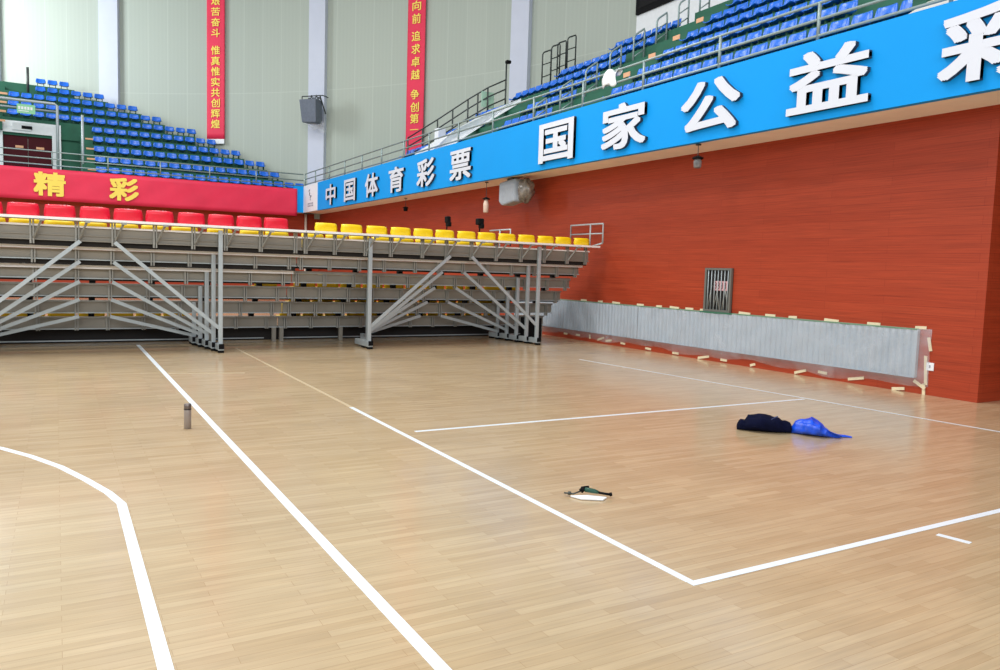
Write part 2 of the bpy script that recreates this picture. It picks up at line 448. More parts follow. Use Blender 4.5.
# ================================================================ BALCONY SIGN, BANNERS
sign = empty('balcony_sign', (XB, 20, 4.0), 'long blue signboard with white raised characters along the side balcony', 'sign')
MB().box((XB, -6, 4.0), (XB + 0.12, 33.45, 5.2)).build('panel', M_blue, sign)
Msgn = lambda Y, z: Matrix(((0, 0, -1, XB), (-1, 0, 0, Y), (0, 1, 0, z), (0, 0, 0, 1)))
for ch, Y in zip('中国体育彩票', (31.4, 29.02, 26.64, 24.32, 21.95, 19.6)):
    glyph(ch, 'character', 1.3, 0.84, 0.07, (M_letter, M_letside), Msgn(Y, 4.54), sign, 0.021)
for ch, Y in zip('国家公益彩', (14.82, 12.41, 10.06, 7.7, 5.33)):
    glyph(ch, 'character', 1.4, 0.9, 0.07, (M_letter, M_letside), Msgn(Y, 4.58), sign, 0.024)
plq = empty('emblem_plaque', (XB, 34.5, 4.0), 'white plaque with small emblem between red banner and blue signboard', 'sign')
MB().box((XB - 0.01, 33.45, 4.0), (XB + 0.12, 35.65, 5.2)).build('panel', M_white, plq)
mb = MB(); x = XB - 0.016
mb.tube([(x, 34.6, 4.98), (x, 34.7, 4.9), (x, 34.55, 4.82), (x, 34.65, 4.74), (x, 34.35, 4.68), (x, 34.5, 4.6), (x, 34.45, 4.5)], 0.03, 6)
mb.build('emblem', M_greyplate, plq)
mb = MB()
for j in range(2):
    for i in range(4): mb.box((x, 34.9 - i * 0.22, 4.22 + 0.1 * j), (x + 0.012, 34.75 - i * 0.22, 4.29 + 0.1 * j))
mb.build('caption', M_greyplate, plq)
struct('trim_3', MB().box((-12, YF - 0.02, 4.0), (9.5, YF + 0.12, 5.02)).box((9.5, YF - 0.02, 4.0), (XB - 0.011, YF + 0.12, 5.2)), M_blue)


def wavy_cloth(a, b, z0, z1, nrm, amp=0.02, nu=60, nv=10, ph=0.0):
    a, b, nrm = Vector(a), Vector(b), Vector(nrm); mb = MB()

    def fn(u, v):
        P = a.lerp(b, u); k = (math.sin(u * 37 + v * 4 + ph) + math.sin(u * 71 - v * 9 + ph * 2) * 0.5) * amp
        return Vector((P.x, P.y, z0 + (z1 - z0) * v)) + nrm * k
    mb.grid(fn, nu, nv)
    return mb


bn = empty('red_banner', (2.5, YF - 0.08, 3.82), 'long red cloth banner with yellow characters hung along the end balcony', 'banner')
wavy_cloth((-6, YF - 0.1, 0), (9.62, YF - 0.1, 0), 3.83, 5.06, (0, 1, 0), 0.012, 120, 8).build('cloth', M_banner, bn, True, solid=0.012)
MbX = lambda X, z: Matrix(((1, 0, 0, X), (0, 0, -1, YF - 0.145), (0, 1, 0, z), (0, 0, 0, 1)))
for ch, X in (('精', -0.16), ('彩', 2.48)):
    glyph(ch, 'character', 1.1, 0.93, 0.012, (M_yel,), MbX(X, 4.46), bn, 0.03)


def wall_banner(a, text, zs, zb, label, ch_step):
    x, y = on_wall(a, CR - 0.12); ca, sa = math.cos(math.radians(a)), math.sin(math.radians(a))
    t = Vector((sa, -ca, 0)); nin = Vector((-ca, -sa, 0))
    o = empty('hanging_banner', (x, y, zb), label, 'banner')
    A = Vector((x, y, 0)) - t * 0.47; B = Vector((x, y, 0)) + t * 0.47
    wavy_cloth(A, B, zb, 19, nin, 0.008, 12, 40).build('cloth', M_banner, o, True, solid=0.012)
    Z = zs
    for ch in text:
        if ch != ' ':
            P = Vector((x, y, Z)) + nin * 0.02
            M = Matrix(((t.x, 0, nin.x, P.x), (t.y, 0, nin.y, P.y), (0, 1, 0, P.z), (0, 0, 0, 1)))
            glyph(ch, 'character', 0.46, 0.40 if ch != '一' else 0.3, 0.012, (M_yel,), M, o, 0.012)
        Z -= ch_step
    P = Vector((x, y, 0)); a_ = P - t * 0.46 + nin * 0.01; b_ = P + t * 0.46 + nin * 0.01
    MB().poly_prism([a_ + Vector((0, 0, zb - 0.22)), b_ + Vector((0, 0, zb - 0.22)), b_ + Vector((0, 0, zb)), a_ + Vector((0, 0, zb))], nin * 0.02).build('bottom_bar', M_white, o)
    return o


# ================================================================ RAILINGS
def railing(name, a, b, zs, z0, posts, label, m=M_rail, r=0.024):
    a, b = Vector(a), Vector(b)
    o = empty(name, (a.x, a.y, z0), label, 'railing')
    for z in zs:
        MB().tube([(a.x, a.y, z), (b.x, b.y, z)], r, 8).build('rail', m, o, True)
    for p in posts:
        MB().tube([(p[0], p[1], z0), (p[0], p[1], zs[0])], r * 1.15, 8).build('post', m, o, True)
    return o


railing('balcony_railing', (XB + 0.06, 3.2, 0), (XB + 0.06, 35.6, 0), (5.765, 5.52, 5.28), 5.19, [(XB + 0.06, 4.0 + 2.0 * k) for k in range(16)] + [(XB + 0.06, 35.6)],
        'grey three-bar balcony railing above the blue signboard')
railing('balcony_railing', (-6, YF + 0.05, 0), (XB, YF + 0.05, 0), (5.74, 5.47, 5.22), 5.19, [(-4.2, YF + 0.05), (-2.1, YF + 0.05)] + [(-0.06 + 1.97 * k, YF + 0.05) for k in range(5)],
        'grey three-bar balcony railing above the red banner')
# stair rail climbing the far corner
pth = [Vector(p) for p in ((11.4, 26.97, 6.42), (12.0, 25.7, 6.97), (12.8, 24.9, 7.65), (13.4, 24.55, 8.08), (14.0, 24.33, 8.4))]
st = empty('stair_railing', (11.4, 26.97, 5.4), 'dark double railing climbing the stairs in front of the curved wall', 'railing')
for dz in (0, -0.33, -0.66): MB().tube([p + Vector((0, 0, dz)) for p in pth], 0.026, 6).build('rail', M_raild, st, True)
for i, p in enumerate(pth + [pth[0].lerp(pth[1], .5), pth[1].lerp(pth[2], .5), pth[2].lerp(pth[3], .5)]):
    MB().tube([p, p - Vector((0, 0, 1.15))], 0.028, 6).build('post', M_raild, st, True)
pl = empty('camera_pole', (14.02, 24.36, 7.2), 'thin dark pole with small black camera beside the white pillar', 'pole')
MB().tube([(14.02, 24.36, 7.1), (14.02, 24.36, 9.05)], 0.03, 6).build('pole', M_raild, pl, True)
MB().box((13.98, 24.25, 8.97), (14.16, 24.4, 9.08)).build('camera_head', M_black, pl, bevel=0.02)


def hoop(x, y, ztop, zbase, rise, m, label, L=0.36, group=None):
    o = empty('aisle_handrail', (x, y, zbase), label, 'handrail', group)
    a = Vector((x, y, ztop)); b = Vector((x + L, y, ztop + rise))
    rr = 0.07
    MB().tube([(x, y, zbase), a - Vector((0, 0, rr)), a + Vector((rr * .35, 0, -rr * .2)), a + Vector((rr, 0, rise * rr / L)), b - Vector((rr, 0, rise * rr / L)), b - Vector((rr * .35, 0, rr * .15)), b - Vector((0, 0, rr)), (x + L, y, zbase + 0.2)], 0.026, 8).build('hoop', m, o, True)
    for f in (0.34, 0.68):
        d = Vector((0, 0, (ztop - zbase) * f)); MB().tube([a - d, b - d], 0.02, 6).build('rung', m, o, True)
    return o


for k in range(8):
    hoop(10.62 + 0.78 * k, 16.95, 5.80 + 0.575 * k, FS(k) - 0.02, 0.26, M_rail,
         f'grey hoop handrail on middle aisle of side stand, {ORD[k + 1]} step up', group='hoops on the middle aisle')
for i, (x, zt) in enumerate(((15.05, 9.35), (15.42, 9.62), (15.68, 9.78), (16.1, 10.05))):
    hoop(x, 23.6, zt, zt - 1.25, 0.16, M_raild, f'dark hoop handrail high by the curved wall, {ORD[i + 1]} from the white pillar', group='hoops by the curved wall')

# doorway of the end stand
dr = empty('double_door', (-0.9, 40.05, 4.95), 'maroon double door in white frame under the end stand seats', 'door')
for s in (0, 1):
    lf = MB().box((-1.89 + 0.92 * s, 40.06, 4.96), (-0.985 + 0.92 * s, 40.12, 6.92)).build('door_leaf', M_maroon, dr, bevel=0.01)
    pz = MB().box((-1.45 + 0.78 * s, 40.045, 6.3), (-1.15 + 0.78 * s, 40.062, 6.4)); pz = pz.build('plate', M_tag, lf)
bx = empty('exit_lamp', (-1.2, 39.98, 7.1), 'small white lamp box with dark panel over the maroon door', 'lamp')
MB().box((-1.55, 39.84, 7.03), (-0.85, 39.899, 7.38)).build('housing', M_white, bx, bevel=0.01)
MB().box((-1.2, 39.83, 7.1), (-0.8, 39.842, 7.24)).build('panel', M_black, bx)
gr = empty('portal_railing', (0.15, 39.9, 4.95), 'pale pipe guard rail around the doorway of the end stand', 'railing')
MB().tube([(0.15, 39.0, 4.9), (0.15, 39.0, 8.1), (0.05, 39.0, 8.17), (-6, 39.0, 8.17)], 0.06, 8).build('rail', M_steel, gr, True)
MB().tube([(0.15, 39.0, 7.85), (-6, 39.0, 7.85)], 0.04, 8).build('rail', M_steel, gr, True)
MB().tube([(1.05, 37.2, 4.9), (1.05, 37.2, 7.55)], 0.05, 8).build('post', M_steel, gr, True)
MB().tube([(-1.0, 42.6, 9.1), (-1.0, 42.6, 10.3)], 0.06, 6).build('post', M_raild, gr, True)
gs = empty('notice_board', (-0.4, 38.93, 7.6), 'light green notice board on guard rail above the maroon door', 'sign')
MB().box((-1.33, 38.9, 7.62), (-0.66, 38.93, 8.0)).build('board', M_lgreen, gs)
mb = MB()
for i in range(5): mb.box((-1.28 + i * 0.11, 38.89, 7.78), (-1.2 + i * 0.11, 38.902, 7.9))
mb.box((-1.28, 38.89, 7.7), (-0.9, 38.902, 7.735)); mb.build('lettering', M_white, gs)
# rows of small labels on aisle steps
for k in range(5):
    tag(MB().box((1.2, 36.0 + TREAD * k - 0.37, FZ(k) - 0.27), (1.5, 36.0 + TREAD * k - 0.352, FZ(k) - 0.2)).build('step_label', M_tag),
        f'orange label on end stand aisle near maroon door, {ORD[k + 1]} from bottom', 'label', 'labels on the end stand aisle')
for k in range(4):
    kk = k + 3
    tag(MB().box((10.3 + ST * kk - 0.43, 15.13, FS(kk) - 0.27), (10.3 + ST * kk - 0.412, 15.38, FS(kk) - 0.16)).build('step_label', M_tag),
        f'orange label on the middle aisle of the side stand, {ORD[k + 1]} one up', 'label', 'labels on the side stand aisle')

for i, k in enumerate(range(5, 9)):
    tag(MB().box((-2.3, 36.0 + TREAD * k - 0.42, FZ(k) - 0.28), (-1.78, 36.0 + TREAD * k - 0.402, FZ(k) - 0.19)).build('step_label', M_tag),
        f'pale label on upper aisle above the maroon door, {ORD[i + 1]} from bottom', 'label', 'labels on the upper aisle')
# ================================================================ BLUE SEATS


def seat_mesh(name, m, wd=0.42, dp=0.33, hb=0.26, seat_h=0.0):
    """moulded bucket seat facing -Y, origin at centre of its base"""
    mb = MB()
    prof = [(-0.52, -0.03), (-0.49, 0.0), (-0.4, 0.015), (-0.15, 0.0), (0.12, -0.005), (0.3, 0.03), (0.4, 0.12), (0.45, 0.24), (0.49, 0.36), (0.53, 0.47), (0.56, 0.5)]
    nu = 9

    def fn(u, v):
        t = v * (len(prof) - 1); i = min(int(t), len(prof) - 2); f = t - i
        y = prof[i][0] * (1 - f) + prof[i + 1][0] * f; z = prof[i][1] * (1 - f) + prof[i + 1][1] * f
        s = u * 2 - 1
        ww = 1.0
        if v < 0.2: ww = 0.84 + 0.8 * v
        if v > 0.75: ww = 1 - (v - 0.75) * 0.7
        dish = 0.05 * (abs(s) ** 3) if v < 0.6 else 0
        fwd = -0.12 * (abs(s) ** 2.5) if v >= 0.5 else 0
        return Vector((s * wd / 2 * ww, (y + fwd) * dp, max(0, z * 2) * hb if z > 0 else z * hb)) + Vector((0, 0, dish))
    mb.grid(fn, nu, len(prof))
    mb.build('tmp_seat', m)
    o = bpy.data.objects['tmp_seat']; me = o.data
    bm = bmesh.new(); bm.from_mesh(me)
    bmesh.ops.solidify(bm, geom=bm.faces[:], thickness=0.018)
    # short pedestal bracket under the pan
    for sx in (-1, 1):
        r = bmesh.ops.create_cube(bm, size=1)
        for f_ in {f for v in r['verts'] for f in v.link_faces}: f_.material_index = 1
        for v in r['verts']: v.co = Vector((v.co.x * 0.03 + sx * wd * 0.3, v.co.y * dp * 0.6, v.co.z * 0.17 - 0.085))
    bmesh.ops.recalc_face_normals(bm, faces=bm.faces[:])
    bm.to_mesh(me); bm.free(); bpy.data.objects.remove(o); me.name = name; me.materials.append(M_greend)
    for p in me.polygons: p.use_smooth = True
    return me


blue_me = seat_mesh('stadium_seat', M_seatb)


def put_seat(me, name, loc, rz, label, cat, group, scale=1.0):
    o = bpy.data.objects.new(name, me); col.objects.link(o); o.location = loc; o.rotation_euler = (0, 0, rz)
    o.scale = scale if isinstance(scale, tuple) else (scale,) * 3
    return tag(o, label, cat, group)


for k in range(10):
    x0 = 1.7 if k < 5 else (-1.53 if k < 8 else -0.5)
    npl = int((ENDX[k] - x0 + 0.25) / 0.488)
    for i in range(npl + 1):
        if k == 9 and i > 2: break
        x = x0 + 0.488 * i
        put_seat(blue_me, 'stadium_seat', (x, 36.0 + TREAD * k + 0.42, FZ(k) + 0.17), 0,
                 f'blue seat on the end stand, {ORD[k + 1]} row up, {ORD[i + 1]} from its left end', 'seat', 'blue seats on the end stand')
blocks = (('near', RY0 + 0.1, 15.1), ('middle', 17.2, 20.2), ('far', 22.6, 40))
for k in range(8):
    ymin_view = {0: 6.0, 1: 6.9, 2: 9.0, 3: 9.6, 4: 10.6, 5: 12.0, 6: 13.6, 7: 14.6, 8: 15.5, 9: 16.4}[k]
    for bname, ya, yb in (blocks if k < 4 else (blocks[0], ('far', 16.3 if k > 4 else 17.2, 40))):
        yb = min(yb, RYE[k])
        if yb <= ya + 0.5: continue
        n_ = int((yb - ya - 0.44) / 0.43); i = 0
        for q in range(n_, -1, -1):
            y = yb - 0.22 - 0.43 * (n_ - q)
            if y > ymin_view and abs(y - 16.95) > 0.25:
                put_seat(blue_me, 'stadium_seat', (10.3 + ST * k + 0.42, y, FS(k) + 0.188), -PI / 2,
                         f'blue seat on {bname} block of side stand, {ORD[k + 1]} row up, {ORD[i + 1]} from far end', 'seat', 'blue seats on the side stand', (0.95, 1.0, 1.12))
            i += 1

# ================================================================ TELESCOPIC BLEACHERS
Y0B, PT, RZ = 14.35, 0.36, 0.32
DZ = lambda k: 2.12 - RZ * k


def bleacher(cx, x0, x1, stiffs, label, inset, cbr):
    o = empty('bleacher', (cx, Y0B, 0), label, 'bleacher')
    # seat beam of the top row
    MB().box((x0, Y0B - 0.25, 2.195), (x1 + (0.12 if cx > 3 else 0), Y0B - 0.2, 2.235)).box((x0, Y0B - 0.2, 2.2), (x1, Y0B + 0.3, 2.215)).build('seat_beam', M_lip, o)
    for k in range(6):
        Y = Y0B + PT * k; z = DZ(k)
        e = 0.0
        xa, xb_ = x0 + e * 0.5, x1 - e * 0.6
        th = 0.06 if k in (1, 2) else 0.03
        MB().box((xa, Y - (0.13 if th > .05 and (cx < 3 or k < 2) else 0.02), z - th), (xb_, Y + 0.015, z)).build('edge_rail', M_lip if k < (3 if cx < 3 else 2) else M_stiff, o)
        MB().box((xa, Y + 0.016, z - 0.03), (xb_, Y + PT - 0.03, z - 0.005)).build('deck', M_deck, o)
        zb = z - (0.25 if k == 0 else 0.235)
        zt = z - th - 0.002
        pm = MB()
        pm.box((xa, Y + 0.03, zb + 0.02), (xb_, Y + 0.05, zt))
        MB().box((xa, Y - 0.008, zb), (xb_, Y + 0.05, zb + 0.018)).build('flange', M_steel if k else M_panel, o)
        if k == 0: pm.box((xa, Y + 0.0, zb + 0.085), (xb_, Y + 0.03, zb + 0.1))
        pm.build('riser_panel', M_panel, o)
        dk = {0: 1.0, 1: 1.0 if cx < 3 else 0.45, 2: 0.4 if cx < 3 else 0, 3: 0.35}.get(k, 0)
        if dk: MB().box((xa, Y + 0.1, zb - 0.083 * dk), (xb_, Y + 0.16, zb + 0.06)).build('gap_shade_strip', M_dark, o)  # dark strip standing in for the shade in the gap below the riser
        for sx in stiffs:
            xs = sx + (cx - sx) * 0.006 * k
            if xs < xa or xs > xb_: continue
            MB().box((xs - 0.035, Y - 0.03, zb - (0.06 if k < 5 else 0.02)), (xs - 0.008, Y + 0.03, 2.195 if k == 0 else z - th * 0.5)).box((xs + 0.008, Y - 0.03, zb - (0.06 if k < 5 else 0.02)), (xs + 0.03, Y + 0.03, 2.195 if k == 0 else z - th * 0.5)).build('stiffener', M_stiff, o)
            if k == 0 and xs < x1 - 0.19:
                MB().bar((xs + 0.02, Y - 0.03, zb + 0.03), (xs + 0.14, Y - 0.21, 2.19), 0.02, 0.03).box((xs + 0.1, Y - 0.262, 2.165), (xs + 0.18, Y - 0.2, 2.2)).build('bracket', M_stiff, o)
    # dark seat feet seen in the gaps
    for k in (2, 3, 4, 5):
        Y = Y0B + PT * k; z = DZ(k); xx = x0 + 0.35
        while xx < x1 - 0.2:
            MB().box((xx - 0.05, Y + 0.06, z), (xx + 0.05, Y + 0.16, z + 0.085)).build('seat_foot', M_black, o); xx += 0.97
    # frames: five nested posts on each side, with sledge feet and braces
    for s, xp in ((-1, cbr[0]), (1, cbr[1])):
        for k in range(5):
            Y = Y0B + PT * k; xk = xp - s * inset[0 if s < 0 else 1] * k; zt = DZ(k) - 0.02 if k else 2.16
            p = MB().box((xk - 0.036, Y - 0.1, 0.13), (xk + 0.036, Y - 0.035, zt)).build('post', M_steel, o, bevel=0.006)
            fb = 0.62 if (cx > 3 and s < 0 and k == 0) else 0.26
            MB().box((xk - 0.05, Y - 0.16, 0.04), (xk + 0.05, Y + fb, 0.15)).build('foot', M_steel, p, bevel=0.01)
            mb = MB().box((xk - 0.045, Y - 0.185, 0.07), (xk + 0.045, Y - 0.162, 0.16)).box((xk - 0.045, Y - 0.17, 0.0), (xk + 0.045, Y - 0.07, 0.038)).box((xk - 0.045, Y + 0.14, 0.0), (xk + 0.045, Y + 0.24, 0.038))
            mb.build('rubber_pad', M_black, p)
            zbr = (1.875, 1.545, 1.2, 0.875, 0.55)[k]; zlo = (0.44, 0.33, 0.30, 0.25, 0.19)[k]
            MB().bar((cx + s * 0.25, Y - 0.075, zbr), (xk - s * 0.03, Y - 0.075, zlo), 0.03, 0.06).build('brace', M_steel, o)
    for xl in (x0 + 0.07, x1 - 0.07, x0 + 1.35, x1 - 1.35):
        MB().box((xl - 0.04, Y0B + PT * 5, 0), (xl + 0.04, Y0B + PT * 5 + 0.07, 0.3)).build('leg', M_panel, o)
    MB().box((x0 + 0.01, Y0B + PT * 6 + 0.02, 0.0), (x1 - 0.01, Y0B + PT * 6 + 0.05, 0.3)).build('front_skirt', M_dark, o)
    MB().box((x0 + 0.1, Y0B + PT * 6 - 0.02, 0.03), (x1 - 0.2, Y0B + PT * 6 + 0.015, 0.05)).build('floor_rail', M_steel, o)
    return o


SA = [-2.6, -2.0, -1.45, -0.92, -0.32, 0.31, 0.84, 1.47, 2.08, 2.62, 3.23, 3.86]
SC = [4.05, 4.61, 5.22, 5.75, 6.43, 6.97, 7.55, 8.15, 8.77, 9.37, 9.99, 10.5]
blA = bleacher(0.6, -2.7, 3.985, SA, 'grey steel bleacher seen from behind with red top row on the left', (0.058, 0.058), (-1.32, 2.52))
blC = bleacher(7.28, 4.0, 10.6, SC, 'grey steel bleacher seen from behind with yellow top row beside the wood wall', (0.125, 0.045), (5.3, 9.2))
MB().tube([(10.72, 14.02, 2.3), (10.72, 14.02, 2.74), (10.72, 15.28, 2.74), (10.72, 15.28, 2.3)], 0.02, 8).tube([(10.72, 14.02, 2.52), (10.72, 15.28, 2.52)], 0.016, 6).tube([(10.72, 14.5, 2.2), (10.72, 14.5, 2.74)], 0.018, 6).tube([(10.72, 14.02, 2.3), (10.72, 14.5, 2.22)], 0.018, 6).build('guard_rail', M_steel, blC, True)
MB().tube([(8.6, 15.46, 2.51), (8.6, 14.54, 2.51), (8.6, 14.54, 2.15)], 0.018, 6).tube([(8.6, 15.0, 2.51), (8.6, 15.0, 1.85)], 0.018, 6).build('guard_rail', M_steel, blC, True)
# side brackets of the lower decks at the right end
for k in range(1, 6):
    Y = Y0B + PT * k; z = DZ(k); x = 10.6 - 0.02 * k
    MB().box((x - 0.03, Y + 0.0, z - 0.22), (x, Y + 0.3, z - 0.18)).box((x - 0.03, Y + 0.26, z - 0.22), (x, Y + 0.3, z)).build('end_bracket', M_stiff, blC)


def back_mesh(name, m, wd, h):
    """bleacher seat: moulded shell whose back faces -Y, origin at base centre"""
    mb = MB()
    prof = [(0.34, 0.02), (0.3, 0.05), (0.15, 0.03), (0.05, 0.04), (0.0, 0.10), (-0.02, 0.45), (-0.03, 0.75), (-0.035, 0.92), (-0.02, 1.0), (0.01, 1.0)]

    def fn(u, v):
        t = v * (len(prof) - 1); i = min(int(t), len(prof) - 2); f = t - i
        y = prof[i][0] * (1 - f) + prof[i + 1][0] * f; z = prof[i][1] * (1 - f) + prof[i + 1][1] * f
        s = u * 2 - 1; ww = 1.0
        if z > 0.15: ww = 1.06 - 0.12 * z
        if z > 0.9: ww -= 0.02
        cv = 0.05 * abs(s) ** 3 if z > 0.12 else 0
        return Vector((s * wd / 2 * ww, y + cv, z * h - (0.03 * h * abs(s) ** 4 if z > .8 else 0)))
    mb.grid(fn, 9, len(prof))
    o = mb.build('tmp_back', m); me = o.data
    bm = bmesh.new(); bm.from_mesh(me); bmesh.ops.solidify(bm, geom=bm.faces[:], thickness=0.016); bmesh.ops.recalc_face_normals(bm, faces=bm.faces[:])
    bm.to_mesh(me); bm.free(); bpy.data.objects.remove(o); me.name = name
    for p in me.polygons: p.use_smooth = True
    return me


red_me = back_mesh('red_back', M_seatr, 0.43, 0.205); yel_me = back_mesh('yellow_back', M_seaty, 0.42, 0.168); yel_row = back_mesh('yellow_back_tall', M_seaty, 0.46, 0.3)
RX = [-0.92, -0.431, 0.069, 0.567, 1.057, 1.539, 2.041, 2.531, 3.013, 3.49]
for i, x in enumerate(RX):
    put_seat(red_me, 'bleacher_chair', (x, Y0B - 0.06, 2.216), 0, f'red plastic seat on top row of left bleacher, {ORD[len(RX) - i]} from its right end', 'seat', 'red seats on the left bleacher')
YX = [4.42, 4.92, 5.43, 5.93, 6.42, 6.9, 7.4, 7.88, 8.375, 8.87, 9.37, 9.84, 10.34]
for i, x in enumerate(YX):
    put_seat(yel_me, 'bleacher_chair', (x, Y0B - 0.06, 2.216), 0, f'yellow plastic seat on top row of right bleacher, {ORD[i + 1]} from its left end', 'seat', 'yellow seats on the top row')
rows = [(1, 'left', [-0.92 + 0.49 * i for i in range(7)] + [2.62, 3.2, 3.66]), (1, 'right', [4.35 + 0.48 * i for i in range(9)]),
        (3, 'right', [4.4 + 0.49 * i for i in range(11)]), (3, 'left', [3.62]), (4, 'right', [4.4 + 0.49 * i for i in range(11)]), (5, 'left', [-0.9 + 0.49 * i for i in range(7)]), (5, 'right', [4.3 + 0.49 * i for i in range(11)])]
for k, side, xs in rows:
    for i, x in enumerate(xs):
        z = DZ(k) + (0.10 if k == 1 else -0.02)
        put_seat(yel_row, 'bleacher_chair', (x, Y0B + PT * k + 0.22, z), 0,
                 f'yellow seat glimpsed under the {side} bleacher deck, {ORD[k + 1]} row down, {ORD[i + 1]} from the left', 'seat', 'yellow seats under the decks', 1.0 if k == 1 else 0.95)

# ================================================================ WALL FITTINGS
# silver corrugated grille
vg = empty('vent_grille', (XW - 0.03, 12, 0.24), 'long low silver corrugated grille along the wood wall', 'grille')
for (a, b, off) in ((6.66, 12.86, 0.0), (12.86, 14.57, 0.012), (14.57, 18.0, 0.02)):
    mb = MB(); nn = int((b - a) / 0.028)

    def fn(u, v, a=a, b=b, off=off):
        y = a + (b - a) * u; ph = (y / 0.112) % 1
        d = 0.0 if ph < 0.3 else (0.03 if 0.45 < ph < 0.85 else 0.015)
        return Vector((XW - 0.03 - d - off, y, 0.245 + 0.685 * v))
    mb.grid(fn, nn, 2); mb.build('corrugated_panel', M_silver, vg)
MB().box((XW - 0.07, 6.64, 0.932), (XW - 0.001, 18, 0.952)).build('top_trim', M_gtrim, vg)
MB().box((XW - 0.06, 6.63, 0.24), (XW - 0.001, 6.66, 0.94)).box((XW - 0.07, 6.64, 0.23), (XW - 0.001, 18, 0.245)).build('edge_trim', M_silver, vg)
mb = MB()


def fnf(u, v):
    y = 6.45 + 11.0 * u; z0 = 0.085 + 0.03 * math.sin(y * 2.1) + 0.02 * math.sin(y * 5.3)
    z = z0 + (0.955 - z0) * v
    x = XW - 0.095 + 0.008 * math.sin(y * 9 + z * 14) + 0.006 * math.sin(y * 23 - z * 9)
    if v < 0.25: x = x + (0.08 - 0.02 * math.sin(y * 3.3)) * (1 - v / 0.25) ** 2
    if y < 6.6: x = x + (6.6 - y) * 0.5
    if v > 0.96: x += 0.06
    return Vector((min(x, XW - 0.006), y, z))


mb.grid(fnf, 180, 22)
tag(mb.build('plastic_film', M_film, smooth=True), 'clear plastic dust film taped over the silver grille', 'plastic sheet')


def tape(y, z, L, rot, label, wd=0.045):
    mb = MB(); c, s = math.cos(rot), math.sin(rot); X = XW - (0.03 if 0 < rot - 0.3 < 1 else 0.014)
    pts = []
    for a, b in ((-L / 2, -wd / 2), (L / 2, -wd / 2), (L / 2 * 0.97, wd / 2), (-L / 2 * 1.02, wd / 2)): pts.append((X, y + a * c - b * s, z + a * s + b * c))
    mb.poly_prism(pts, (0.01, 0, 0))
    tag(mb.build('tape_strip', M_tape), label, 'tape', 'masking tape strips')


tops = [6.62, 7.37, 8.12, 8.88, 9.36, 9.95, 10.99, 11.37, 11.8, 12.26, 12.86, 13.69, 14.27, 14.92]
for i, y in enumerate(tops): tape(y, 0.968, 0.17 + 0.05 * (i % 3), 0.04 * ((i % 3) - 1), f'masking tape strip on top edge of the silver grille, {ORD[i + 1]} from the right end')
bots = [(6.9, 0.03, 0.2, -.15), (7.61, 0.085, 0.28, -.2), (8.22, 0.10, 0.17, .05), (8.66, 0.06, 0.24, -.3), (9.69, 0.05, 0.12, -.3), (10.39, 0.055, 0.16, .0), (10.92, 0.05, 0.3, -.2), (11.7, 0.045, 0.18, .0), (12.54, 0.05, 0.18, .05), (13.39, 0.08, 0.16, .05), (13.9, 0.095, 0.22, -.15), (14.2, .11, .25, -.3), (14.62, 0.12, 0.1, 1.5), (15.1, 0.12, 0.16, 0.0), (15.62, 0.11, 0.14, 0)]
for i, (y, z, L, r) in enumerate(bots): tape(y, z, L, r, f'masking tape strip low on the plastic film near floor, {ORD[i + 1]} from the right end')
for (y, z, L, r, lb) in ((6.47, 0.74, 0.2, 1.35, 'upright masking tape strip high on the right edge of the plastic film'), (6.5, 0.36, 0.42, 1.5, 'long upright masking tape strip on right edge of film beside white socket'), (6.51, 0.08, 0.16, 1.5, 'short upright masking tape strip at bottom right corner of the film'), (6.57, 0.14, 0.2, 0.5, 'crumpled slanted masking tape strip near bottom right corner of the film')):
    tape(y, z, L, r, lb)
sk = empty('wall_socket', (XW, 6.44, 0.42), 'white square socket plate on wood wall by the taped film', 'socket')
MB().box((XW - 0.015, 6.385, 0.36), (XW - 0.001, 6.495, 0.475)).build('plate', M_white, sk, bevel=0.004)
MB().box((XW - 0.019, 6.43, 0.4), (XW - 0.0145, 6.45, 0.44)).build('contacts', M_greyplate, sk)
# barred window
wg = empty('barred_window', (XW - 0.02, 10.6, 0.95), 'small barred grey metal window in the wood wall', 'window')
ya, yb, za, zb = 10.27, 10.945, 0.955, 1.785
MB().box((XW - 0.012, ya, za), (XW - 0.002, yb, zb)).build('dark_backing', M_dark, wg)
mb = MB()
for a, b in (((ya, za), (ya + .045, zb)), ((yb - .045, za), (yb, zb)), ((ya + .045, zb - .04), (yb - .045, zb)), ((ya + .045, za), (yb - .045, za + .04))):
    mb.box((XW - 0.06, a[0], a[1]), (XW - 0.001, b[0], b[1]))
mb.build('frame', mat('dark_grey_frame', (112, 112, 106), .5, .2), wg)
for i in range(7):
    y = ya + 0.045 + (i + 0.5) * (yb - ya - .09) / 7
    MB().tube([(XW - 0.045, y, za + .04), (XW - 0.045, y, zb - .04)], 0.009, 6).build('bar', M_steel, wg, True)
for i, (a, b) in enumerate(((10.33, 10.45), (10.5, 10.42), (10.56, 10.66), (10.72, 10.6), (10.86, 10.78))):
    MB().tube([(XW - 0.024, a, za + .04), (XW - 0.024, b, za + 0.5)], 0.011, 6).build('pipe', M_stiff, wg, True)
MB().box((XW - 0.032, 10.38, 1.36), (XW - 0.024, 10.72, 1.54)).build('pink_plate', mat('pink_plate', (206, 160, 164), .6), wg)
mb = MB()
for i in range(4):
    y = 10.675 - i * 0.08; xx = XW - 0.0335
    mb.tube([(xx, y + 0.022 * math.cos(t * PI / 4), 1.485 + 0.025 * math.sin(t * PI / 4)) for t in range(8)], 0.006, 4, closed=True)
    mb.tube([(xx, y + 0.022 * math.cos(t * PI / 4), 1.43 + 0.03 * math.sin(t * PI / 4)) for t in range(8)], 0.006, 4, closed=True)
mb.build('plate_marks', M_dark, wg)
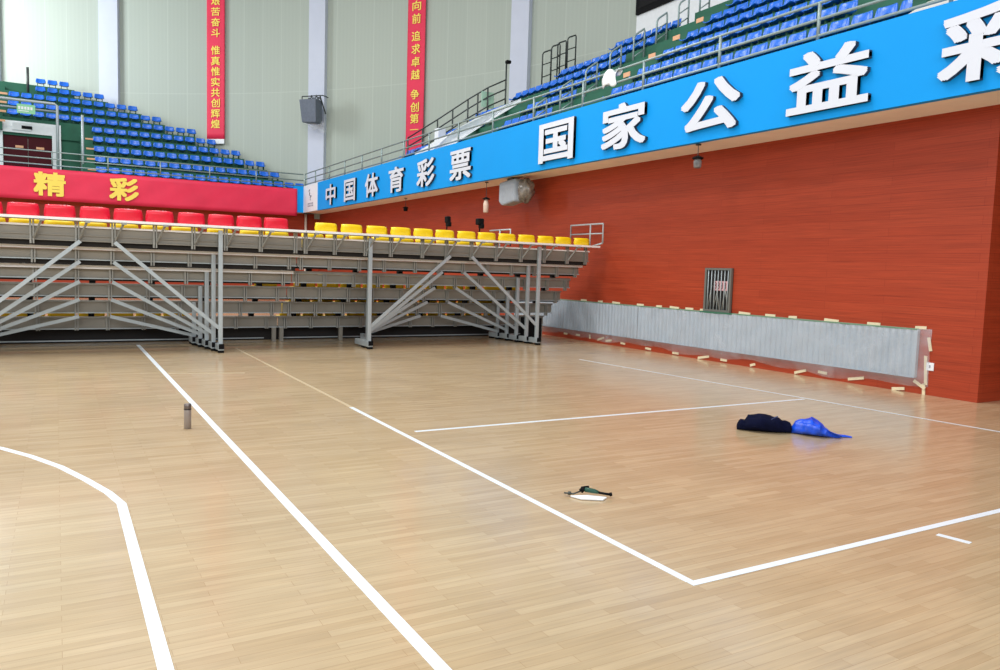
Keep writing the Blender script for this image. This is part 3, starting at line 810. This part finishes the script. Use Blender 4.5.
MB().box((XW - 0.09, 10.2, 0.925), (XW - 0.001, 11.0, 0.953)).build('sill', mat('green_sill', (54, 110, 84), .5), wg)

# loudspeakers and lamps
a = 40.1; x, y = on_wall(a, CR - 0.9); ca, sa = math.cos(math.radians(a)), math.sin(math.radians(a)); nin = Vector((-ca, -sa, 0)); tt = Vector((sa, -ca, 0))
spk = empty('wall_speaker', (x, y, 8.5), 'grey loudspeaker wrapped in plastic on bracket of the white pillar', 'loudspeaker')
P = Vector((x, y, 0)) + tt * 0.0
mb = MB(); z1, z0_ = 9.3, 8.25
f0 = [P - tt * .5 + nin * .25 + Vector((0, 0, z1)), P + tt * .42 + nin * .3 + Vector((0, 0, z1)), P + tt * .38 + nin * .2 + Vector((0, 0, z0_)), P - tt * .44 + nin * .1 + Vector((0, 0, z0_ + .05))]
mb.poly_prism(f0, -nin * 0.55); mb.build('cabinet', M_grey, spk, bevel=0.03)
mb = MB().tube([P - tt * .5 + Vector((0, 0, 9.48)), P + tt * .6 + Vector((0, 0, 9.48)), P + tt * .6 - nin * .45 + Vector((0, 0, 9.48))], 0.025, 6)
mb.tube([P - tt * .5 + Vector((0, 0, 9.48)), P - tt * .5 + Vector((0, 0, 9.25))], 0.025, 6).tube([P + tt * .45 + Vector((0, 0, 9.48)), P + tt * .45 - nin * .5 + Vector((0, 0, 8.75))], 0.03, 6)
for i in range(5): mb.tube([P + tt * (-.2 + .13 * i) + Vector((0, 0, 9.28)), P + tt * (-.12 + .13 * i) + Vector((0, 0, 9.4 + .1 * (i % 2))), P + tt * (-.05 + .14 * i) + Vector((0, 0, 9.3))], 0.035, 6)
mb.build('bracket', M_raild, spk)
mb = MB()


def fnp(u, v):
    s = u * 2 - 1
    return P + tt * (s * .42 + .12) + nin * (0.1 - .35 * u + .06 * math.sin(v * 9 + u * 5)) + Vector((0, 0, 8.35 - .5 * v * (0.35 + 0.65 * u) + .05 * math.sin(u * 11)))


mb.grid(fnp, 12, 8); mb.build('plastic_wrap', M_film, spk, True)

spk.location.z -= 0.14
ws = empty('hanging_speaker', (10.35, 17.2, 3.4), 'grey loudspeaker wrapped in clear plastic under the blue signboard', 'loudspeaker')
mb = MB()
mb.poly_prism([(10.15, 17.85, 3.92), (10.15, 17.05, 3.97), (10.12, 17.0, 3.38), (10.1, 17.6, 3.3), (10.12, 17.8, 3.4)], (0.32, -0.1, 0)); mb.build('cabinet', mat('pale_grey_speaker', (150, 156, 164), .6, noise=.08), ws, bevel=0.05)
MB().box((10.2, 17.2, 3.93), (10.4, 17.5, 3.999)).build('bracket', M_raild, ws)
mb = MB()


def fnb(u, v):
    a_ = u * 2 * PI; b_ = (v - .5) * PI
    rr = 1 + .13 * math.sin(a_ * 5 + v * 8) + .08 * math.sin(a_ * 9 - v * 15)
    return Vector((10.38 + .2 * math.cos(b_) * math.cos(a_) * rr, 16.86 + .24 * math.cos(b_) * math.sin(a_) * rr, 3.66 + .28 * math.sin(b_) * rr))


mb.grid(fnb, 24, 12, True); mb.build('plastic_wrap', mat('crumpled_plastic', (128, 120, 112), .2, noise=.5, nscale=9), ws, True)


def pendant(x, y, z0, z1, label, mshade):
    o = empty('hanging_lamp', (x, y, z1), label, 'lamp')
    MB().lathe((x, y, 3.975), [(0.05, 0), (0.05, 0.024)], 12).build('mount', M_raild, o)
    MB().tube([(x, y, 3.98), (x, y, z0)], 0.008, 6).build('rod', M_raild, o)
    MB().lathe((x, y, z1), [(0.055, 0), (0.07, .02), (0.075, (z0 - z1) * .6), (0.05, (z0 - z1) * .85), (0.015, z0 - z1)], 14).build('shade', mshade, o, True)
    MB().lathe((x, y, z0 - .03), [(0.1, 0), (0.1, 0.025), (.03, .06)], 14).build('cap', M_black, o)
    return o


pendant(10.09, 10.49, 3.76, 3.57, 'small black and white lamp hanging under the signboard above the barred window', mat('lamp_grey', (120, 116, 116), .4, noise=.5, nscale=14))
pendant(10.45, 24.8, 3.68, 3.55, 'small dark lamp hanging under the signboard near the far end', M_black)
pendant(10.17, 18.55, 3.56, 3.17, 'pale wrapped lamp hanging from a rod beside the wrapped loudspeaker', mat('lamp_wrap', (222, 196, 178), .5, noise=.1))
for x, lb in ((7.33, 'black spotlight on thin pole behind yellow seats, further from the wood wall'), (8.135, 'larger black spotlight on thin pole behind yellow seats, nearer the wood wall')):
    o = empty('spotlight', (x, 15.1, 1.76), lb, 'spotlight')
    big = x > 8
    MB().box((x - (.09 if big else .04), 15.0, 2.6), (x + (.06 if big else .05), 15.15, 2.74)).box((x - .03, 14.98, 2.52), (x + .06, 15.12, 2.62)).build('lamp_head', M_black, o, bevel=.02)
    MB().tube([(x, 15.1, 1.8), (x, 15.1, 2.56)], 0.015, 6).build('pole', M_black, o)
o = empty('black_case', (9.44, 14.9, 0), 'tall black equipment case under the right bleacher behind its posts', 'case')
MB().box((9.27, 14.72, 0.03), (9.62, 15.1, .56)).build('body', M_black, o, bevel=.02)
mb = MB()
for i in (9.33, 9.55):
    mb.lathe((i, 14.8, 0), [(.025, 0), (.025, .03)], 8)
mb.build('wheels', M_dark, o)
tag(MB().tube([(10.3, 36.5, 0), (10.3, 36.5, 4.0)], 0.06, 10).build('drain_pipe', M_beige, smooth=True), 'pale vertical pipe on far wood wall under the balcony corner', 'pipe')

# scoreboard screen on stand back wall
scr = empty('display_screen', (XR - .1, 21, 10.7), 'large black display screen on white wall above the side stand', 'screen')
MB().box((XR - .09, 14.0, 10.72), (XR - .001, 21.95, 15)).build('frame', M_black, scr)
MB().box((XR - .1, 14.2, 10.9), (XR - .091, 21.75, 14.9)).build('panel', mat('screen_glass', (10, 9, 12), .6, spec=.2), scr)
# white cloth on the railing
mb = MB()


def fnc(u, v):
    t = (v - .5) * 2
    return Vector((XB + .06 + (-.05 if t < 0 else .05) * min(1, abs(t) * 4) + .015 * math.sin(u * 14), 12.78 + .46 * u + .05 * math.sin(v * 6), 5.80 - (.32 if t < 0 else .1) * abs(t) - .04 * math.sin(u * 7)))


mb.grid(fnc, 12, 13); tag(mb.build('white_cloth', M_white, smooth=True, solid=.01), 'white cloth draped over the balcony railing above the blue signboard', 'cloth')
o = empty('notice_board', (13.5, 24.3, 7.4), 'pale green notice board behind the dark stair railing', 'sign')
MB().box((13.2, 24.62, 7.4), (13.7, 24.66, 7.95)).build('board', mat('pale_mint_board', (176, 214, 188), .5), o)
MB().tube([(13.5, 24.68, 6.4), (13.5, 24.68, 7.9)], .02, 6).build('post', M_raild, o)
tag(MB().box((11.35, 24.25, 5.55), (11.65, 24.55, 6.4)).build('white_box', M_white, bevel=.02), 'white box standing among far seats below the dark stair railing', 'box')

# ================================================================ THINGS ON THE FLOOR
fl = empty('thermos_flask', (1.075, 7.79, 0), 'brown-grey metal flask standing on the floor beside a long white line', 'flask')
MB().lathe((1.075, 7.79, 0), [(.028, 0), (.033, .004), (.0335, .185), (.030, .192)], 20).build('body', M_flask, fl, True)
MB().lathe((1.075, 7.79, .192), [(.031, 0), (.0335, .006), (.0335, .042), (.026, .05)], 20).build('lid', mat('flask_lid', (110, 100, 96), .3, .6), fl, True)
MB().lathe((1.075, 7.79, .183), [(.0345, 0), (.0345, .012)], 20).build('ring', mat('flask_ring', (60, 54, 52), .4, .5), fl, True)


def loft(secs, axis_a, axis_b, nz, seed, nu=28, sub=5):
    """lumpy heap: secs = (t, half width, height, lateral shift); laid from axis_a to axis_b on the floor"""
    A, B = Vector(axis_a), Vector(axis_b); d = (B - A); s = Vector((-d.y, d.x, 0)).normalized(); rnd = random.Random(seed)
    ph = [rnd.uniform(0, 6.28) for _ in range(6)]; mb = MB()
    nv = (len(secs) - 1) * sub + 1

    def fn(u, v):
        t = v * (len(secs) - 1); i = min(int(t), len(secs) - 2); f = t - i; f = f * f * (3 - 2 * f)
        T, W, Hh, S = [secs[i][q] * (1 - f) + secs[i + 1][q] * f for q in range(4)]
        a_ = u * 2 * PI; ca_, sa_ = math.cos(a_), math.sin(a_)
        wr = 1 + nz * (math.sin(3 * a_ + ph[0] + v * 9) * .5 + math.sin(7 * a_ + ph[1] - v * 17) * .35 + math.sin(11 * a_ + ph[2] + v * 31) * .25 + math.sin(v * 40 + ph[3] + 2 * a_) * .3)
        zz = Hh * .5 * (1 + (abs(sa_) ** .8) * (1 if sa_ > 0 else -1)) * (wr if sa_ > 0 else 1)
        return A + d * T + s * (S + W * ca_ * wr) + Vector((0, 0, max(zz, 0.002)))
    V = mb.grid(fn, nu, nv, True); mb.face(list(reversed(V[0]))); mb.face(V[-1])
    return mb


nv_ = empty('fabric_bundle', (6.45, 5.55, 0), 'dark navy fabric bundle lying on the floor beside the blue bag', 'bundle')
loft([(0, .03, .06, 0), (.05, .07, .11, 0), (.14, .075, .10, 0), (.2, .11, .15, 0), (.4, .14, .175, 0), (.62, .14, .165, 0), (.76, .12, .15, 0), (.84, .085, .12, 0), (.96, .07, .11, 0), (1, .03, .07, 0)], (6.26, 5.72, 0), (6.68, 5.36, 0), .09, 3).build('bundle_body', M_navy, nv_, True)
MB().tube([(6.44, 5.45, .13), (6.48, 5.42, .16), (6.55, 5.44, .168), (6.60, 5.52, .14)], .006, 6).build('seam', mat('navy_seam', (54, 66, 110), .7), nv_, True)
bb = empty('blue_bag', (6.85, 5.15, 0), 'shiny blue plastic bag with a long tail lying on the floor', 'bag')
loft([(0, .02, .06, 0), (.06, .06, .12, 0), (.2, .12, .15, 0), (.34, .16, .165, 0), (.45, .17, .145, 0), (.55, .13, .10, -.02), (.64, .07, .05, -.03), (.72, .035, .03, -.02), (.88, .03, .022, 0.01), (1, .015, .012, .01)], (6.67, 5.36, 0), (7.08, 4.93, 0), .13, 8).build('bag_body', M_bluebag, bb, True)
MB().poly_prism([(6.83, 5.07, .004), (6.94, 4.97, .004), (6.93, 4.94, .03), (6.85, 4.98, .06), (6.8, 5.05, .09)], (.02, .02, 0)).build('loose_corner', M_bluebag, bb)

pa = tag(MB().poly_prism([(3.17, 4.40, .003), (3.20, 4.31, .003), (3.33, 4.225, .003), (3.39, 4.26, .003), (3.30, 4.36, .003)], (0, 0, .012)).build('plastic_wrapper', M_sheet, bevel=.004), 'white flat wrapper on the floor under the green tool', 'wrapper')
tl = empty('hand_tool', (3.32, 4.34, .016), 'green and black hand tool lying on a white wrapper', 'tool')
MB().tube([(3.2902, 4.3870, 0.0460), (3.3087, 4.3648, 0.0460), (3.3346, 4.3352, 0.0429), (3.3568, 4.3167, 0.0367)], .015, 10, radii=[.017, .017, .016, .011]).build('barrel', M_dgreen, tl, True)
MB().tube([(3.3568, 4.3167, 0.0361), (3.3975, 4.2908, 0.0286), (3.4308, 4.2723, 0.0237)], .009, 8).tube([(3.4271, 4.2760, 0.0237), (3.4419, 4.2686, 0.0262)], .014, 8).build('nozzle', M_black, tl, True)
MB().tube([(3.2680, 4.4092, 0.0299), (3.2791, 4.4018, 0.0460), (3.2902, 4.3907, 0.0522)], .018, 8).bar((3.2717, 4.4092, 0.0559), (3.3235, 4.3870, 0.0634), .02, .014).build('handle', M_black, tl, True)
MB().tube([(3.1533, 4.4536, 0.0212), (3.1755, 4.4277, 0.0224), (3.1977, 4.4018, 0.0224), (3.2569, 4.4018, 0.0336)], .006, 6).tube([(3.1718, 4.4314, 0.0237), (3.1866, 4.4166, 0.0237)], .013, 8).build('cord', M_raild, tl, True)

# hanging banners last: their characters are generated by the built-in font
wall_banner(50.2, '艰苦奋斗', 14.15, 7.6, 'tall red vertical banner with yellow characters, left one on the curved wall', 0.5)
b1 = [o for o in col.objects if o.name.startswith('hanging_banner')][-1]


def add_chars(o, a, seq):
    x, y = on_wall(a, CR - 0.12); ca, sa = math.cos(math.radians(a)), math.sin(math.radians(a)); t = Vector((sa, -ca, 0)); nin = Vector((-ca, -sa, 0))
    for ch, Z in seq:
        P = Vector((x, y, Z)) + nin * 0.02
        M = Matrix(((t.x, 0, nin.x, P.x), (t.y, 0, nin.y, P.y), (0, 1, 0, P.z), (0, 0, 0, 1)))
        glyph(ch, 'character', 0.46, 0.42 if ch != '一' else 0.07, 0.012, (M_yel,), M, o, 0.014)


add_chars(b1, 50.2, [(c, 11.83 - 0.50 * i) for i, c in enumerate('惟真惟实共创辉煌')])
wall_banner(30.95, '', 14, 6.2, 'tall red vertical banner with yellow characters, right one beside the white pillar', 0.5)
b2 = [o for o in col.objects if o.name.startswith('hanging_banner') and 'right one' in o['label']][0]
add_chars(b2, 30.95, [('向', 13.05), ('前', 12.5), ('追', 11.75), ('求', 11.2), ('卓', 10.65), ('越', 10.1), ('争', 9.25), ('创', 8.7), ('第', 8.2), ('一', 7.72)])
